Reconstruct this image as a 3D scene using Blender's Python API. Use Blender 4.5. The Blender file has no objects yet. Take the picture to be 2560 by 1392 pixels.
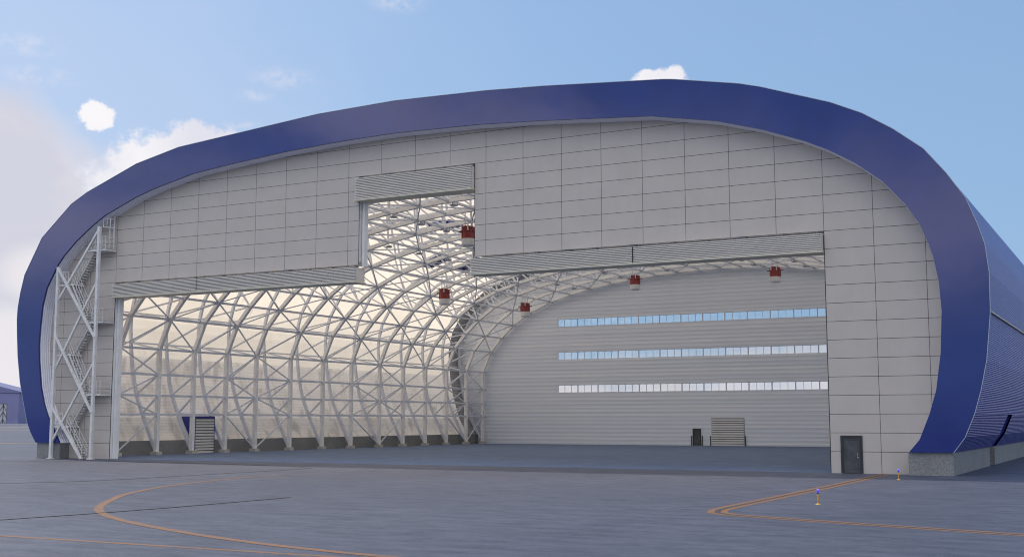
import bpy, math, random
from mathutils import Vector, Matrix
from mathutils.geometry import tessellate_polygon
random.seed(7)
D = bpy.data
scene = bpy.context.scene
COL = scene.collection
CX = 29.6                     # centre line of the hangar
YB = 73.7                     # inner face of the rear wall
FY = [5.57, 10.58, 15.29, 19.97, 24.58, 30.29, 36.1, 41.6, 47.43, 52.68, 57.91, 63.19, 68.33, 72.95]
ROW = 1.1276
Z0 = 0.163                    # height of the lowest panel joint minus one row

# ------------------------------------------------------------------ helpers
class MB:
    def __init__(self):
        self.v = []; self.f = []; self.uv = None
    def add(self, vs, fs):
        o = len(self.v)
        self.v += [tuple(p) for p in vs]
        self.f += [tuple(i + o for i in f) for f in fs]
        return self
    def box(self, x0, x1, y0, y1, z0, z1):
        vs = [(x, y, z) for z in (z0, z1) for y in (y0, y1) for x in (x0, x1)]
        return self.add(vs, [(0, 2, 3, 1), (4, 5, 7, 6), (0, 1, 5, 4), (2, 6, 7, 3), (0, 4, 6, 2), (1, 3, 7, 5)])
    def bar(self, p, q, w, h=None, up=(0, 0, 1)):
        h = h or w
        p = Vector(p); q = Vector(q); d = (q - p)
        if d.length < 1e-6: return self
        d.normalize(); up = Vector(up)
        if abs(d.dot(up)) > .97: up = Vector((0, 1, 0))
        s = d.cross(up).normalized(); u = s.cross(d)
        vs = [e + s * a * w / 2 + u * b * h / 2 for e in (p, q) for a, b in ((-1, -1), (1, -1), (1, 1), (-1, 1))]
        return self.add(vs, [(0, 1, 2, 3), (7, 6, 5, 4), (0, 4, 5, 1), (1, 5, 6, 2), (2, 6, 7, 3), (3, 7, 4, 0)])
    def tube(self, p, q, r, n=8, r2=None):
        p = Vector(p); q = Vector(q); d = (q - p).normalized(); r2 = r if r2 is None else r2
        up = Vector((0, 0, 1)) if abs(d.z) < .9 else Vector((1, 0, 0))
        s = d.cross(up).normalized(); u = s.cross(d)
        vs = []
        for e, rr in ((p, r), (q, r2)):
            for i in range(n):
                a = 2 * math.pi * i / n
                vs.append(e + (s * math.cos(a) + u * math.sin(a)) * rr)
        fs = [(i, (i + 1) % n, n + (i + 1) % n, n + i) for i in range(n)]
        fs += [tuple(range(n - 1, -1, -1)), tuple(range(n, 2 * n))]
        return self.add(vs, fs)
    def lathe(self, prof, n=24, c=(0, 0)):
        vs = []
        for r, z in prof:
            for i in range(n):
                a = 2 * math.pi * i / n
                vs.append((c[0] + r * math.cos(a), c[1] + r * math.sin(a), z))
        fs = []
        for k in range(len(prof) - 1):
            for i in range(n):
                j = (i + 1) % n
                fs.append((k * n + i, k * n + j, (k + 1) * n + j, (k + 1) * n + i))
        fs += [tuple(range(n - 1, -1, -1)), tuple(range((len(prof) - 1) * n, len(prof) * n))]
        return self.add(vs, fs)
    def chain(self, pts, w, h, side=(0, 1, 0)):
        """mitred rectangular bar through points lying in a plane whose normal is `side`"""
        pts = [Vector(p) for p in pts]; side = Vector(side); n = len(pts); vs = []; fs = []
        for i, p in enumerate(pts):
            a = (pts[i] - pts[i - 1]).normalized() if i else None
            b = (pts[i + 1] - pts[i]).normalized() if i < n - 1 else None
            t = (a + b).normalized() if a and b else (a or b)
            k = 1 / max(.3, t.dot(b or a))
            nrm = t.cross(side).normalized() * k
            vs += [p + side * sx * w / 2 + nrm * sy * h / 2 for sx, sy in ((-1, -1), (1, -1), (1, 1), (-1, 1))]
        for i in range(n - 1):
            o = 4 * i
            for j in range(4):
                fs.append((o + j, o + (j + 1) % 4, o + 4 + (j + 1) % 4, o + 4 + j))
        fs += [(3, 2, 1, 0), (4 * n - 4, 4 * n - 3, 4 * n - 2, 4 * n - 1)]
        return self.add(vs, fs)
    def plate(self, outer, holes, y0, y1, to=lambda a, y, b: (a, y, b)):
        """flat plate (outline + holes in 2-D) between depths y0 and y1"""
        loops = [outer] + holes
        flat = [p for l in loops for p in l]
        tris = tessellate_polygon([[Vector((a, b, 0)) for a, b in l] for l in loops])
        n = len(flat)
        vs = [to(a, y0, b) for a, b in flat] + [to(a, y1, b) for a, b in flat]
        fs = []
        for t in tris:
            fs.append(tuple(t)); fs.append(tuple(i + n for i in reversed(t)))
        o = 0
        for l in loops:
            m = len(l)
            for i in range(m):
                j = (i + 1) % m
                fs.append((o + i, o + j, o + j + n, o + i + n))
            o += m
        return self.add(vs, fs)
    def make(self, name, mat, parent=None, smooth=False, fix=True, bevel=0):
        me = D.meshes.new(name); me.from_pydata(self.v, [], self.f)
        if fix:
            import bmesh
            bm = bmesh.new(); bm.from_mesh(me); bmesh.ops.recalc_face_normals(bm, faces=bm.faces[:]); bm.to_mesh(me); bm.free()
        if self.uv is not None:
            l = me.uv_layers.new(name='UVMap')
            for lp in me.loops:
                l.data[lp.index].uv = self.uv[lp.vertex_index]
        me.materials.append(mat)
        if smooth: me.polygons.foreach_set('use_smooth', [True] * len(me.polygons))
        me.update()
        o = D.objects.new(name, me); COL.objects.link(o)
        if parent: o.parent = parent
        if bevel:
            b = o.modifiers.new('edge', 'BEVEL'); b.width = bevel; b.segments = 2; b.limit_method = 'ANGLE'
        return o

def empty(name, label, cat, loc=(0, 0, 0), group=None):
    o = D.objects.new(name, None); COL.objects.link(o); o.location = loc
    o.empty_display_size = .1
    o['label'] = label; o['category'] = cat
    if group: o['group'] = group
    return o
def structure(o):
    o['kind'] = 'structure'; return o
def copy_tree(o, loc, label, group=None):
    r = o.copy(); COL.objects.link(r); r.location = loc; r['label'] = label
    if group: r['group'] = group
    for c in list(o.children):
        c2 = c.copy(); COL.objects.link(c2); c2.parent = r
        for g in list(c.children):
            g2 = g.copy(); COL.objects.link(g2); g2.parent = c2
    return r

# ------------------------------------------------------------------ materials
class NT:
    def __init__(self, name):
        self.m = D.materials.new(name); self.m.use_nodes = True
        self.t = self.m.node_tree; self.n = self.t.nodes; self.l = self.t.links
        self.b = self.n['Principled BSDF']; self.out = self.n['Material Output']
    def node(self, typ, **kw):
        x = self.n.new(typ)
        for k, v in kw.items():
            if k.startswith('i_'):
                x.inputs[k[2:].replace('_', ' ')].default_value = v
            else: setattr(x, k, v)
        return x
    def link(self, a, b): self.l.new(a, b)
    def set(self, **kw):
        for k, v in kw.items():
            self.b.inputs[k.replace('_', ' ')].default_value = v
        return self
    def math(self, op, a, b=None, c=None):
        x = self.n.new('ShaderNodeMath'); x.operation = op
        for i, v in enumerate((a, b, c)):
            if v is None: continue
            if hasattr(v, 'is_linked') or hasattr(v, 'links'): self.l.new(v, x.inputs[i])
            else: x.inputs[i].default_value = v
        return x.outputs[0]
    def mix(self, fac, a, b, blend='MIX'):
        x = self.n.new('ShaderNodeMix'); x.data_type = 'RGBA'; x.blend_type = blend
        for i, v in ((0, fac), (6, a), (7, b)):
            if hasattr(v, 'links'): self.l.new(v, x.inputs[i])
            else: x.inputs[i].default_value = v if i == 0 else (tuple(v) + (1,) if len(v) == 3 else v)
        return x.outputs[2]
    def noise(self, scale, detail=4, rough=.55, vec=None, dist=0):
        x = self.node('ShaderNodeTexNoise'); x.inputs['Scale'].default_value = scale
        x.inputs['Detail'].default_value = detail; x.inputs['Roughness'].default_value = rough
        x.inputs['Distortion'].default_value = dist
        if vec is not None: self.l.new(vec, x.inputs['Vector'])
        return x.outputs['Fac']
    def obj(self, scale=None):
        tc = self.node('ShaderNodeTexCoord')
        if not scale: return tc.outputs['Object']
        m = self.node('ShaderNodeMapping'); m.inputs['Scale'].default_value = scale
        self.l.new(tc.outputs['Object'], m.inputs['Vector']); return m.outputs['Vector']
    def ramp(self, fac, a, b):
        x = self.node('ShaderNodeMapRange', interpolation_type='SMOOTHSTEP')
        self.l.new(fac, x.inputs['Value']); x.inputs['From Min'].default_value = a; x.inputs['From Max'].default_value = b
        return x.outputs['Result']
    def bump(self, h, strength=.3, dist=.02):
        x = self.node('ShaderNodeBump'); x.inputs['Strength'].default_value = strength; x.inputs['Distance'].default_value = dist
        self.l.new(h, x.inputs['Height']); self.l.new(x.outputs[0], self.b.inputs['Normal'])
def c3(r, g, b): return (r, g, b, 1)

def simple(name, col, rough=.5, metal=0, spec=.5, var=.12, scale=1.5, bump=0):
    t = NT(name); t.set(Roughness=rough, Metallic=metal); t.b.inputs['Specular IOR Level'].default_value = spec
    v = t.obj(); n = t.noise(scale, 6, .65, v)
    dark = tuple(c * (1 - var) for c in col); lite = tuple(min(1, c * (1 + var)) for c in col)
    t.link(t.mix(t.ramp(n, .3, .7), dark, lite), t.b.inputs['Base Color'])
    r = t.node('ShaderNodeMapRange'); t.link(n, r.inputs['Value']); r.inputs['To Min'].default_value = max(0, rough - .08); r.inputs['To Max'].default_value = min(1, rough + .08)
    t.link(r.outputs[0], t.b.inputs['Roughness'])
    if bump: t.bump(t.noise(scale * 30, 3, .6, v), bump, .01)
    return t.m

M = {}
M['steel'] = simple('white_steel', (.86, .85, .84), .42, var=.07, scale=.8)
M['steel_grey'] = simple('grey_steel', (.66, .69, .77), .42, var=.07, scale=.8)
M['stair'] = simple('stair_steel', (.76, .745, .72), .45, var=.1, scale=1.5)
M['grating'] = simple('dark_grating', (.16, .16, .17), .55, var=.15, scale=2)
M['blue'] = None
M['trim'] = simple('pale_trim', (.42, .46, .58), .35, var=.05)
M['rubber'] = simple('black_gasket', (.02, .02, .022), .6)
M['door_dark'] = simple('dark_door', (.075, .077, .08), .38, var=.3, scale=1.2)
M['door_frame'] = simple('dark_frame', (.035, .036, .037), .4, var=.15, scale=2)
M['red'] = simple('red_enamel', (.32, .045, .040), .38, var=.2, scale=2)
M['ring'] = simple('white_enamel', (.72, .72, .72), .35, var=.05)
M['yellow'] = simple('yellow_paint', (.62, .36, .05), .42, var=.15, scale=9)
M['gap_shade'] = simple('dark_gap_shade', (.16, .155, .15), .6)  # dark board stands in for shade in the gaps between slats
M['beam'] = simple('beige_beam', (.74, .67, .50), .5, var=.08)
M['blue_frame'] = simple('blue_frame', (.03, .04, .27), .35, var=.1)
M['brown_pipe'] = simple('yellow_gutter', (.42, .36, .22), .4, var=.1)
M['slat'] = simple('shutter_slats', (.80, .80, .81), .45, var=.06, scale=1)
M['slat_cream'] = simple('cream_shutter_slats', (.86, .82, .72), .45, var=.06, scale=1)
M['hazed_far_wall'] = simple('hazed_far_wall', (.24, .235, .42), .6, var=.04, scale=.05)  # distant haze is mixed into the wall and roof colours
M['hazed_far_roof'] = simple('hazed_far_roof', (.20, .20, .37), .6, var=.04, scale=.05)
M['far_door'] = simple('far_door', (.55, .55, .58), .6, var=.08, scale=.1)
M['far_line'] = simple('far_line', (.07, .07, .09), .6)
M['lamp'] = simple('lamp_metal', (.38, .40, .44), .35, var=.08)

def blue_paint():
    t = NT('blue_rim_paint'); t.set(Roughness=.10); t.b.inputs['Specular IOR Level'].default_value = .75
    v = t.obj(); n = t.noise(.35, 5, .6, v)
    t.link(t.mix(t.ramp(n, .3, .7), (.012, .026, .185), (.016, .033, .215)), t.b.inputs['Base Color'])
    # sheet joints every few metres only faintly dished
    t.bump(t.noise(.25, 2, .5, v), .05, .3)
    return t.m
M['blue'] = blue_paint()

def ribs(name, col, col2, period, strength, dist, rough=.35, metal=0, spec=.5, shade_patch=.0, lo=.60):
    """corrugated sheet: ribs across the girth, which is stored in the UV map's v"""
    t = NT(name); t.set(Roughness=rough, Metallic=metal); t.b.inputs['Specular IOR Level'].default_value = spec
    uv = t.node('ShaderNodeUVMap'); s = t.node('ShaderNodeSeparateXYZ'); t.link(uv.outputs[0], s.inputs[0])
    w = t.math('SINE', t.math('MULTIPLY', s.outputs[1], 2 * math.pi / period))
    n = t.noise(.22, 5, .6, t.obj())
    base = t.mix(t.ramp(n, .3, .72), col, col2)
    if shade_patch:  # dark patches imitate soft shadows and streaks of light on the lining
        m = t.node('ShaderNodeMapping'); m.inputs['Scale'].default_value = (.55, .28, 1); t.link(uv.outputs[0], m.inputs['Vector'])
        st = t.ramp(t.noise(1.0, 6, .62, m.outputs[0], .6), lo, lo + .18)
        base = t.mix(t.math('MULTIPLY', st, shade_patch), base, tuple(c * .42 for c in col))
    t.link(base, t.b.inputs['Base Color'])
    t.bump(w, strength, dist)
    return t
M['clad'] = ribs('blue_corrugated_cladding', (.042, .052, .30), (.060, .072, .36), .11, .6, .018, .34, 0, .3).m
M['soffit'] = ribs('soffit_sheet', (.10, .11, .30), (.13, .14, .34), .24, 1.0, .07, .22, .35).m
M['lining'] = ribs('pale_lining_sheet', (.62, .59, .55), (.70, .67, .62), .30, .9, .05, .33, shade_patch=.5).m
# roof and left wall skin: translucency added to light the interior warmly
def skin(name, c, c2, TR, tint, shade_patch, lo=.60):
    t = ribs(name, c, c2, .34, .7, .05, .42, shade_patch=shade_patch, lo=lo)
    tr = t.node('ShaderNodeBsdfTranslucent')
    src = t.b.inputs['Base Color'].links[0].from_socket
    t.link(t.mix(1.0, src, tuple(a / b for a, b in zip(tint[:3], c2)), 'MULTIPLY'), tr.inputs['Color'])
    mx = t.node('ShaderNodeMixShader'); mx.inputs[0].default_value = TR
    t.link(t.b.outputs[0], mx.inputs[1]); t.link(tr.outputs[0], mx.inputs[2]); t.link(mx.outputs[0], t.out.inputs['Surface'])
    return t.m
M['fill_skin'] = skin('added_translucent_roof', (.76, .70, .60), (.82, .76, .66), .80, c3(.96, .84, .675), .5)
M['skin_low'] = skin('added_translucent_wall', (.60, .55, .50), (.70, .645, .59), .62, c3(.91, .81, .70), .5, .50)  # greyer low copy of the roof skin; patches imitate streaks of light

def cream_door():
    t = NT('translucent_shutter'); t.set(Roughness=.4); t.b.inputs['Base Color'].default_value = c3(.86, .82, .72)
    n = t.noise(1.5, 4, .6, t.obj()); t.link(t.mix(t.ramp(n, .3, .7), (.86, .84, .79), (.92, .90, .86)), t.b.inputs['Base Color'])
    tr = t.node('ShaderNodeBsdfTranslucent'); tr.inputs['Color'].default_value = c3(.95, .92, .86)
    mx = t.node('ShaderNodeMixShader'); mx.inputs[0].default_value = .15
    t.link(t.b.outputs[0], mx.inputs[1]); t.link(tr.outputs[0], mx.inputs[2]); t.link(mx.outputs[0], t.out.inputs['Surface'])
    return t.m
M['slat_cream'] = cream_door()

M['end'] = ribs('shade_grey_end', (.40, .40, .41), (.46, .46, .47), .34, .7, .05, .5).m  # grey stands in for the shade beside the rear wall
def panels():
    t = NT('grey_cassette_panels'); t.set(Roughness=.42)
    tc = t.obj(); s = t.node('ShaderNodeSeparateXYZ'); t.link(tc, s.inputs[0])
    def joint(c, per, off, w):
        q = t.math('DIVIDE', t.math('SUBTRACT', c, off), per)
        fr = t.math('ABSOLUTE', t.math('SUBTRACT', q, t.math('ROUND', q)))
        return t.math('LESS_THAN', fr, w / per / 2), t.math('FLOOR', q)
    jx, ix = joint(s.outputs[0], 3.0, 0, .028); jz, iz = joint(s.outputs[2], ROW, Z0, .028)
    jz = t.math('MULTIPLY', jz, t.math('GREATER_THAN', s.outputs[2], .6))
    j = t.math('MAXIMUM', jx, jz)
    cb = t.node('ShaderNodeCombineXYZ'); t.link(ix, cb.inputs[0]); t.link(iz, cb.inputs[1])
    wn = t.node('ShaderNodeTexWhiteNoise'); t.link(cb.outputs[0], wn.inputs['Vector'])
    n = t.noise(.5, 6, .65, tc)
    mp = t.node('ShaderNodeMapping'); mp.inputs['Scale'].default_value = (2.2, 2.2, .18); t.link(tc, mp.inputs['Vector'])
    streak = t.noise(1.0, 5, .6, mp.outputs[0])
    a = t.mix(t.ramp(n, .3, .7), (.58, .515, .455), (.62, .553, .490))
    a = t.mix(t.math('MULTIPLY', t.ramp(streak, .5, .8), .12), a, (.41, .375, .345))
    a = t.mix(t.math('MULTIPLY', wn.outputs['Value'], .10), a, (.475, .435, .40))
    col = t.mix(j, a, (.035, .035, .037))
    t.link(col, t.b.inputs['Base Color'])
    t.bump(t.math('SUBTRACT', 1.0, j), .5, .02)
    return t.m
M['panel'] = panels()

def rearwall():
    t = NT('rear_wall_ribbed_sheet'); t.set(Roughness=.34)
    s = t.node('ShaderNodeSeparateXYZ'); tc = t.obj(); t.link(tc, s.inputs[0])
    w = t.math('SINE', t.math('MULTIPLY', s.outputs[2], 2 * math.pi / .52))
    mp = t.node('ShaderNodeMapping'); mp.inputs['Scale'].default_value = (.015, .1, 2.4); t.link(tc, mp.inputs['Vector'])
    n = t.noise(1.0, 3, .6, mp.outputs[0])
    gr = t.math('GREATER_THAN', w, .86)
    base = t.mix(t.ramp(n, .35, .65), (.78, .83, .92), (.86, .895, .96))
    t.link(t.mix(t.math('MULTIPLY', gr, t.math('ADD', .25, t.math('MULTIPLY', n, .5))), base, (.58, .62, .74)), t.b.inputs['Base Color'])
    h = t.math('ADD', w, t.math('MULTIPLY', n, 2.0))
    t.bump(h, .28, .03)
    return t.m
M['rear'] = rearwall()

def curtain():
    t = NT('folded_door_fabric'); t.set(Roughness=.55)
    n = t.noise(1.2, 5, .6, t.obj((.3, 1, 3)))
    t.link(t.mix(t.ramp(n, .3, .7), (.72, .67, .61), (.78, .73, .665)), t.b.inputs['Base Color'])
    return t.m
M['curtain'] = curtain()

def concrete():
    t = NT('speckled_concrete'); t.set(Roughness=.85)
    v = t.obj(); n = t.noise(11, 6, .8, v); n2 = t.noise(.5, 4, .6, v)
    a = t.mix(t.ramp(n, .35, .68), (.19, .188, .184), (.37, .365, .355))
    a = t.mix(t.math('MULTIPLY', t.ramp(n2, .4, .7), .35), a, (.17, .17, .165))
    t.link(a, t.b.inputs['Base Color']); t.bump(n, .35, .02)
    return t.m
M['concrete'] = concrete()

def apron(c0, c1, c2, c3_, name, rough, spec):
    t = NT(name); t.set(Roughness=rough); t.b.inputs['Specular IOR Level'].default_value = spec
    v = t.obj()
    big = t.noise(.035, 5, .6, v); mid = t.noise(1.25, 7, .76, t.obj((.35, 1.1, 1))); fine = t.noise(5.5, 5, .75, t.obj((.5, 1.2, 1)))
    a = t.mix(t.ramp(mid, .33, .66), c0, c1)
    a = t.mix(t.math('MULTIPLY', t.ramp(fine, .38, .72), .5), a, c2)
    a = t.mix(t.math('MULTIPLY', t.ramp(big, .42, .68), .45), a, c3_)
    t.link(a, t.b.inputs['Base Color'])
    h = t.math('ADD', t.math('MULTIPLY', mid, 1.0), fine); t.bump(h, .55, .04)
    return t.m
M['apron'] = apron((.043, .052, .081), (.110, .122, .168), (.136, .147, .196), (.049, .057, .089), 'apron_concrete', .62, .35)
M['floor'] = apron((.090, .132, .226), (.168, .218, .328), (.190, .240, .350), (.094, .134, .230), 'shade_blue_floor', .8, .12)  # bluer than the apron: the blue of the shade is put into the colour
def ground():
    t = NT('far_ground'); t.set(Roughness=.9); v = t.obj(); n = t.noise(.01, 6, .6, v)
    t.link(t.mix(t.ramp(n, .35, .65), (.13, .13, .16), (.19, .185, .20)), t.b.inputs['Base Color']); return t.m
M['ground'] = ground()
def worn(name, col, under, thr=.40, scale=3.0):
    t = NT(name); t.set(Roughness=.7)
    n = t.noise(scale, 7, .75, t.obj((.6, 1, 1)))
    t.link(t.mix(t.ramp(n, thr - .12, thr + .1), under, col), t.b.inputs['Base Color']); return t.m
M['line_orange'] = worn('worn_orange_line', (.27, .125, .050), (.12, .105, .11), .46, 5.0)
M['line_faint'] = worn('faded_orange_line', (.26, .17, .12), (.16, .15, .18), .52)
M['line_black'] = worn('tar_joint', (.055, .052, .06), (.11, .11, .14), .36)
M['line_tan'] = worn('tan_strip', (.34, .23, .14), (.20, .165, .14), .36, .05)
M['line_yellow'] = worn('far_yellow_line', (.50, .34, .13), (.36, .26, .13), .4, .2)

def glass():
    t = NT('window_glass'); n = t.n
    tr = t.node('ShaderNodeBsdfTransparent'); tr.inputs['Color'].default_value = c3(.93, .96, .97)
    gl = t.node('ShaderNodeBsdfGlossy'); gl.inputs['Roughness'].default_value = .04
    mx = t.node('ShaderNodeMixShader'); mx.inputs[0].default_value = .07
    t.link(tr.outputs[0], mx.inputs[1]); t.link(gl.outputs[0], mx.inputs[2]); t.link(mx.outputs[0], t.out.inputs['Surface'])
    return t.m
M['glass'] = glass()
def bluelens():
    t = NT('lit_blue_lens'); t.set(Roughness=.15)
    t.b.inputs['Base Color'].default_value = c3(.03, .03, .55)
    t.b.inputs['Emission Color'].default_value = c3(.12, .10, 1); t.b.inputs['Emission Strength'].default_value = .55
    return t.m
M['lens'] = bluelens()
def bluehot():
    t = NT('blue_lamp_filament')
    t.b.inputs['Base Color'].default_value = c3(.1, .1, .8)
    t.b.inputs['Emission Color'].default_value = c3(.30, .28, 1); t.b.inputs['Emission Strength'].default_value = 2.2
    return t.m
M['hot'] = bluehot()

# ------------------------------------------------------------------ profiles (half-section outlines, X-Z)
OUT = [(-37.45, 1.33), (-38.14, 2.23), (-38.59, 3.05), (-39.17, 4.84), (-39.68, 6.51), (-40.11, 8.76), (-40.31, 10.54), (-40.43, 12.06), (-40.39, 13.01), (-40.16, 14.33), (-39.72, 15.9),
       (-37.76, 19.05), (-34.34, 21.75), (-32.5, 22.62), (-26.86, 24.55), (-22.22, 25.47), (-8.17, 26.55), (-1.09, 26.72), (6.55, 26.49), (11.27, 26.21), (20.06, 25.5), (20.77, 25.4), (25.13, 24.54),
       (26.54, 24.14), (30.9, 22.59), (32.78, 21.69), (34.58, 20.5), (36.27, 19.12), (37.48, 17.56), (38.51, 15.95), (39.08, 14.4), (39.42, 13.24), (39.59, 11.59), (39.55, 9.27), (39.24, 6.55), (38.87, 4.89),
       (38.47, 3.54), (37.89, 2.19), (37.25, 1.33)]
INN = [(-34.62, 1.33), (-35.61, 2.85), (-36.15, 3.56), (-36.66, 4.58), (-37.15, 6.08), (-37.52, 8.46), (-37.62, 9.76), (-37.56, 11.19), (-37.39, 13.06), (-36.95, 14.62), (-35.7, 16.58), (-34.98, 17.35), (-33.6, 18.49),
       (-31.77, 19.69), (-30.36, 20.45), (-26.91, 21.71), (-24.85, 22.27), (-20.58, 23.14), (-16.41, 23.54), (-11.07, 23.96), (-5.64, 24.21), (-1.06, 24.29), (5.91, 24.12), (11.26, 23.78), (19.1, 23.16), (23.53, 22.31),
       (26.47, 21.43), (29.2, 20.38), (30.72, 19.63), (32.29, 18.65), (33.85, 17.4), (35.09, 15.93), (35.91, 14.6), (36.35, 13.43), (36.58, 12.69), (36.84, 11.21), (36.93, 9.48), (36.78, 7.03), (36.44, 4.87), (36.03, 3.54),
       (35.42, 2.06), (34.8, 1.33)]
OUT = [(x + 30, z) for x, z in OUT]; INN = [(x + 30, z) for x, z in INN]
def offset(poly, d):
    r = []; n = len(poly)
    for i, (x, z) in enumerate(poly):
        a = Vector((x - poly[i - 1][0], z - poly[i - 1][1])).normalized() if i else None
        b = Vector((poly[i + 1][0] - x, poly[i + 1][1] - z)).normalized() if i < n - 1 else None
        t = ((a + b) if a and b else (a or b)).normalized()
        k = 1 / max(.5, t.dot(b or a))
        r.append((x + t.y * d * k, z - t.x * d * k))      # outline runs clockwise: inward = right-hand side
    return r
def girth(poly):
    g = [0]
    for i in range(1, len(poly)): g.append(g[-1] + math.dist(poly[i], poly[i - 1]))
    return g
def cut(poly, zlim, left):
    """part of the outline below zlim on one side"""
    p = poly if left else poly[::-1]
    r = [p[0]]
    for a, b in zip(p, p[1:]):
        if b[1] >= zlim:
            k = (zlim - a[1]) / (b[1] - a[1]); r.append((a[0] + (b[0] - a[0]) * k, zlim)); break
        r.append(b)
    return r if left else r[::-1]
def shell(poly, y0, y1, thick=0, step=None):
    """extruded sheet with the girth in the UV map"""
    m = MB(); g = girth(poly); uv = []
    layers = [poly] + ([offset(poly, thick)] if thick else [])
    for L in layers:
        for y in (y0, y1):
            for (x, z), gg in zip(L, g):
                m.v.append((x, y, z)); uv.append((y, gg))
    n = len(poly)
    for i in range(n - 1):
        m.f.append((i, i + 1, n + i + 1, n + i))
        if thick:
            o = 2 * n; m.f.append((o + n + i, o + n + i + 1, o + i + 1, o + i))
            m.f.append((i, o + i, o + i + 1, i + 1)); m.f.append((n + i, n + i + 1, o + n + i + 1, o + n + i))
    if thick:
        o = 2 * n
        for i in (0, n - 1):
            m.f.append((i, n + i, o + n + i, o + i))
    m.uv = uv
    return m

# ================================================================== GROUND
g = MB(); R = 9000
g.add([(-R, -R, -.02), (R, -R, -.02), (R, R, -.02), (-R, R, -.02)], [(0, 1, 2, 3)])
structure(g.make('ground', M['ground']))
g = MB(); g.add([(-620, -420, 0), (520, -420, 0), (520, 640, 0), (-620, 640, 0)], [(0, 1, 2, 3)])
structure(g.make('apron', M['apron']))

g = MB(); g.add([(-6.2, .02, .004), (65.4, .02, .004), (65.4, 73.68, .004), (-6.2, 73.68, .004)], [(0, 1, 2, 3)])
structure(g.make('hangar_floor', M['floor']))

def ribbon(pts, w, z=.004):
    m = MB(); L = []; Rr = []
    for i, p in enumerate(pts):
        p = Vector(p)
        a = (p - Vector(pts[i - 1])).normalized() if i else None
        b = (Vector(pts[i + 1]) - p).normalized() if i < len(pts) - 1 else None
        t = ((a + b) if a and b else (a or b)).normalized(); n = Vector((-t.y, t.x))
        k = 1 / max(.4, t.dot(b or a))
        L.append(p + n * w / 2 * k); Rr.append(p - n * w / 2 * k)
    m.add([(p.x, p.y, z) for p in L + Rr], [(i, i + 1, len(pts) + i + 1, len(pts) + i) for i in range(len(pts) - 1)])
    return m
def smooth(pts, n=6):
    r = []
    P = [Vector(p) for p in pts]; P = [2 * P[0] - P[1]] + P + [2 * P[-1] - P[-2]]
    for i in range(1, len(P) - 2):
        for k in range(n):
            t = k / n; a, b, c, d = P[i - 1:i + 3]
            r.append(.5 * ((2 * b) + (c - a) * t + (2 * a - 5 * b + 4 * c - d) * t * t + (3 * b - a - 3 * c + d) * t ** 3))
    return [tuple(p) for p in r + [P[-2]]]
structure(ribbon([(-200, -50.9), (62, -51.05), (240, -51.3)], .24).make('taxi_line', M['line_orange'], fix=False))
curve = smooth([(32.05, -17.5), (32.5, -22.3), (34.4, -29.0), (37.4, -34.8), (40.3, -38.7), (42.75, -41.6), (45.2, -43.8), (47.7, -45.45), (50.8, -47.05), (54.9, -48.8), (58.7, -49.95), (62.3, -50.6), (66, -51.0)])
structure(ribbon(curve, .33, .008).make('curved_taxi_line', M['line_orange'], fix=False))
structure(ribbon([(24.6, -41.5), (27.5, -33.5), (29.6, -28.4), (32.05, -17.5), (32.0, -4)], .16, .006).make('faded_taxi_line', M['line_faint'], fix=False))
structure(ribbon(smooth([(20.5, -37.5), (25.1, -31.5), (26.9, -28.8), (27.5, -26), (27.55, -20.3), (27.6, -12.0), (27.5, -8.9)], 4), .22, .012).make('tar_joint', M['line_black'], fix=False))
structure(ribbon([(27.2, -8.3), (23.9, -6.2), (16.4, -4.9), (3.8, -4.2), (-4, -8.9), (-14, -17)], .26, .012).make('tar_joint', M['line_black'], fix=False))
structure(ribbon([(43.0, -55), (44.4, -47.4), (45.0, -44), (45.35, -40.5), (45.5, -33.8)], .2, .016).make('tar_joint', M['line_black'], fix=False))
edge = [(63.25, -.3), (63.5, -17.8), (63.52, -31.0), (63.62, -32.6), (63.95, -33.8), (64.7, -34.5), (68.0, -35.75), (74.1, -37.75), (90, -43)]
structure(ribbon(edge, .72, .004).make('edge_line', M['line_orange'], fix=False))
structure(ribbon(edge, .20, .008).make('edge_line_core', M['line_black'], fix=False))
# faint construction joints of the slab further out, far strips by the runway side
d = Vector((.664, .748))
for name, c, w, mat, ln in (('tan_strip', (-425, 337), 26, 'line_tan', 260), ('tan_strip', (-262, 205), 9, 'line_tan', 200), ('tar_joint', (-150, 116), 1.6, 'line_black', 160), ('far_yellow_line', (-67.5, 47.2), 1.7, 'line_yellow', 90), ('tan_strip', (-330, 262), 4, 'line_tan', 230), ('tar_joint', (-106, 80), .8, 'line_black', 130)):
    c = Vector(c); structure(ribbon([tuple(c - d * ln), tuple(c + d * ln)], w, .01).make(name, M[mat], fix=False))

# ================================================================== HANGAR
hangar = empty('aircraft_hangar', 'huge aircraft hangar with blue rounded rim and half open grey door front', 'hangar', (CX, 0, 0))
hangar.location = (0, 0, 0)
H = hangar
def ring(m, A, B, y0, y1):
    """solid band between two outlines A (outer) and B (inner) of possibly different vertex counts"""
    m.plate(A + B[::-1], [], y0, y1)
    return m
fas = ring(MB(), OUT, INN, -1.2, -1.04).make('rim', M['blue'], H)
rim_trim = MB()
for poly in (OUT,):
    rim_trim.chain([(x, -1.21, z) for x, z in offset(poly, -.02)], .035, .035)
rim_trim.make('rim_edge_trim', M['trim'], fas)
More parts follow.
